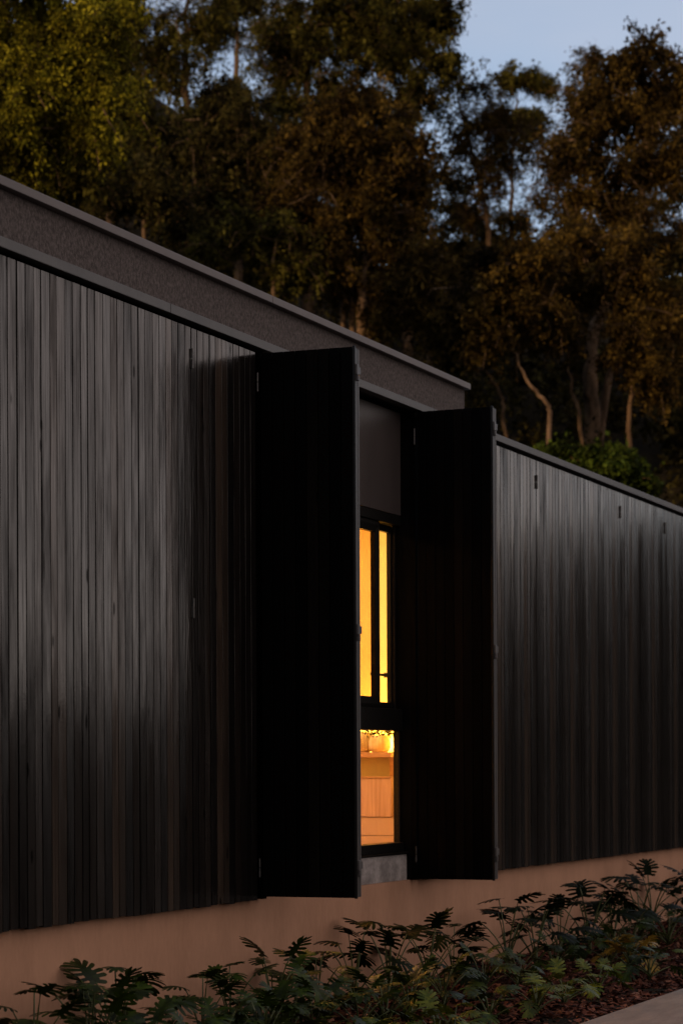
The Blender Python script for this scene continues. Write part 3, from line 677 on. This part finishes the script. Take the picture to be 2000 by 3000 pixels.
tree('shrub', 'bright green leafy shrub showing above the right wing flashing', 38.5, 1780, [(1780, 1400), (1785, 1370)],
     [(1700, 1355, 45, 26, 5), (1780, 1375, 60, 34, 7), (1850, 1420, 50, 30, 5), (1650, 1330, 30, 20, 2)], F_SHRUB, BD, 29, r0=.03, per=420, ln=.10, wd=.035, down=.2, crad=(.25, .45), group='shrubs on the hillside', shrub=True)
# dense undergrowth on the slope
n = 560; uu = rng.uniform(33, 64, n); vv = rng.uniform(-.24, .42, n)
cen = np.array([CAM + u * (FW + v * R0) for u, v in zip(uu, vv)]); cen[:, 2] = hill(cen[:, 0], cen[:, 1]) + rng.uniform(0, 1.6, n)
rad = rng.uniform(.5, 1.3, n)[:, None] * np.array([[1, 1, .75]])
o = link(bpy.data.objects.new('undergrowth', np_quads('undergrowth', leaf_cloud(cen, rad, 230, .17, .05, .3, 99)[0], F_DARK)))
tag(o, 'dark undergrowth of shrubs and ferns covering the hillside between the trunks', 'undergrowth', kind='stuff')

# ------------------------------------------------------------------ sky, sun, camera
SUN_EL, SUN_AZ = R_(11), R_(163)                          # low sun behind the viewer's left, beyond the added ridge
w = bpy.data.worlds.new('World'); S.world = w; w.use_nodes = True
nt = w.node_tree; nt.nodes.clear()
out = nt.nodes.new('ShaderNodeOutputWorld'); bg = nt.nodes.new('ShaderNodeBackground')
sky = nt.nodes.new('ShaderNodeTexSky'); sky.sky_type = 'NISHITA'; sky.sun_disc = False
sky.sun_elevation = SUN_EL; sky.sun_rotation = math.pi/2 - SUN_AZ; sky.air_density = 1.0; sky.dust_density = .8; sky.ozone_density = 2.0
tc = nt.nodes.new('ShaderNodeTexCoord'); mp = nt.nodes.new('ShaderNodeMapping'); mp.inputs['Scale'].default_value = (1, 1, 3)
nz = nt.nodes.new('ShaderNodeTexNoise'); nz.inputs['Scale'].default_value = 3.2; nz.inputs['Detail'].default_value = 5
rp = nt.nodes.new('ShaderNodeValToRGB'); rp.color_ramp.elements[0].position = .42; rp.color_ramp.elements[1].position = .72
rp.color_ramp.elements[1].color = (.5, .5, .5, 1)
mx = nt.nodes.new('ShaderNodeMix'); mx.data_type = 'RGBA'; mx.inputs[7].default_value = (3.0, 3.0, 3.4, 1)
nt.links.new(tc.outputs['Generated'], mp.inputs['Vector']); nt.links.new(mp.outputs[0], nz.inputs['Vector'])
nt.links.new(nz.outputs['Fac'], rp.inputs['Fac']); nt.links.new(rp.outputs['Color'], mx.inputs[0])
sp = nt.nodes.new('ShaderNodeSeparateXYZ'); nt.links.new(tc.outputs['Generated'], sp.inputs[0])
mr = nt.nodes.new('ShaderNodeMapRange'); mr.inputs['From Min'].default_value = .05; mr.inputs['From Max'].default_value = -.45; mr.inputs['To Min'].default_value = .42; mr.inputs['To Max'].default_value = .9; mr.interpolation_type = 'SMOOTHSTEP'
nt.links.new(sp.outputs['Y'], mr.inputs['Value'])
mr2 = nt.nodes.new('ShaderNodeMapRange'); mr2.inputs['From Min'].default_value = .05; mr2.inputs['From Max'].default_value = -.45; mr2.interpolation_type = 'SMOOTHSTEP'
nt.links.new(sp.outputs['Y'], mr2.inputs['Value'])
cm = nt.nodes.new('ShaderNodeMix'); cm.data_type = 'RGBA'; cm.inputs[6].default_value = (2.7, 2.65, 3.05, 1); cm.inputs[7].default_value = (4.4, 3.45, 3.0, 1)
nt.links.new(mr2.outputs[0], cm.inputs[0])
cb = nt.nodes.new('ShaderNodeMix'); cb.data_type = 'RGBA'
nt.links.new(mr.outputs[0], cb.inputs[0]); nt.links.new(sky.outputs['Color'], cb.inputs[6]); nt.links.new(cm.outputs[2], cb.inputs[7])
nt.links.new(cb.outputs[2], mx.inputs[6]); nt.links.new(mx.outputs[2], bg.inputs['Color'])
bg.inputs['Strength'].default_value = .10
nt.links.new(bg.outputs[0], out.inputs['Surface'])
sl = bpy.data.lights.new('sun', 'SUN'); sl.energy = 1.65; sl.angle = R_(1.5); sl.color = (1, .62, .30)
so = link(bpy.data.objects.new('sun', sl))
sd = Vector((math.cos(SUN_AZ)*math.cos(SUN_EL), math.sin(SUN_AZ)*math.cos(SUN_EL), math.sin(SUN_EL)))
so.rotation_euler = sd.to_track_quat('Z', 'Y').to_euler()

cd = bpy.data.cameras.new('camera'); cam = link(bpy.data.objects.new('camera', cd))
cd.sensor_fit = 'HORIZONTAL'; cd.sensor_width = 24; cd.lens = FPX / 2000 * 24
cd.shift_x = 0; cd.shift_y = (PYC - 1500) / 2000
cd.clip_end = 3000; cd.clip_start = .1
mw = Matrix.Identity(4)
for i in range(3): mw[i][0] = RT[i]; mw[i][1] = UP[i]; mw[i][2] = -FW[i]; mw[i][3] = CAM[i]
cam.matrix_world = mw
cd.dof.use_dof = True; cd.dof.focus_distance = 12.0; cd.dof.aperture_fstop = 2.8
S.camera = cam
S.view_settings.view_transform = 'Standard'; S.view_settings.look = 'None'; S.view_settings.gamma = 1
S.view_settings.exposure = 1.0
S.cycles.max_bounces = 6; S.cycles.transparent_max_bounces = 8
S.cycles.use_denoising = True
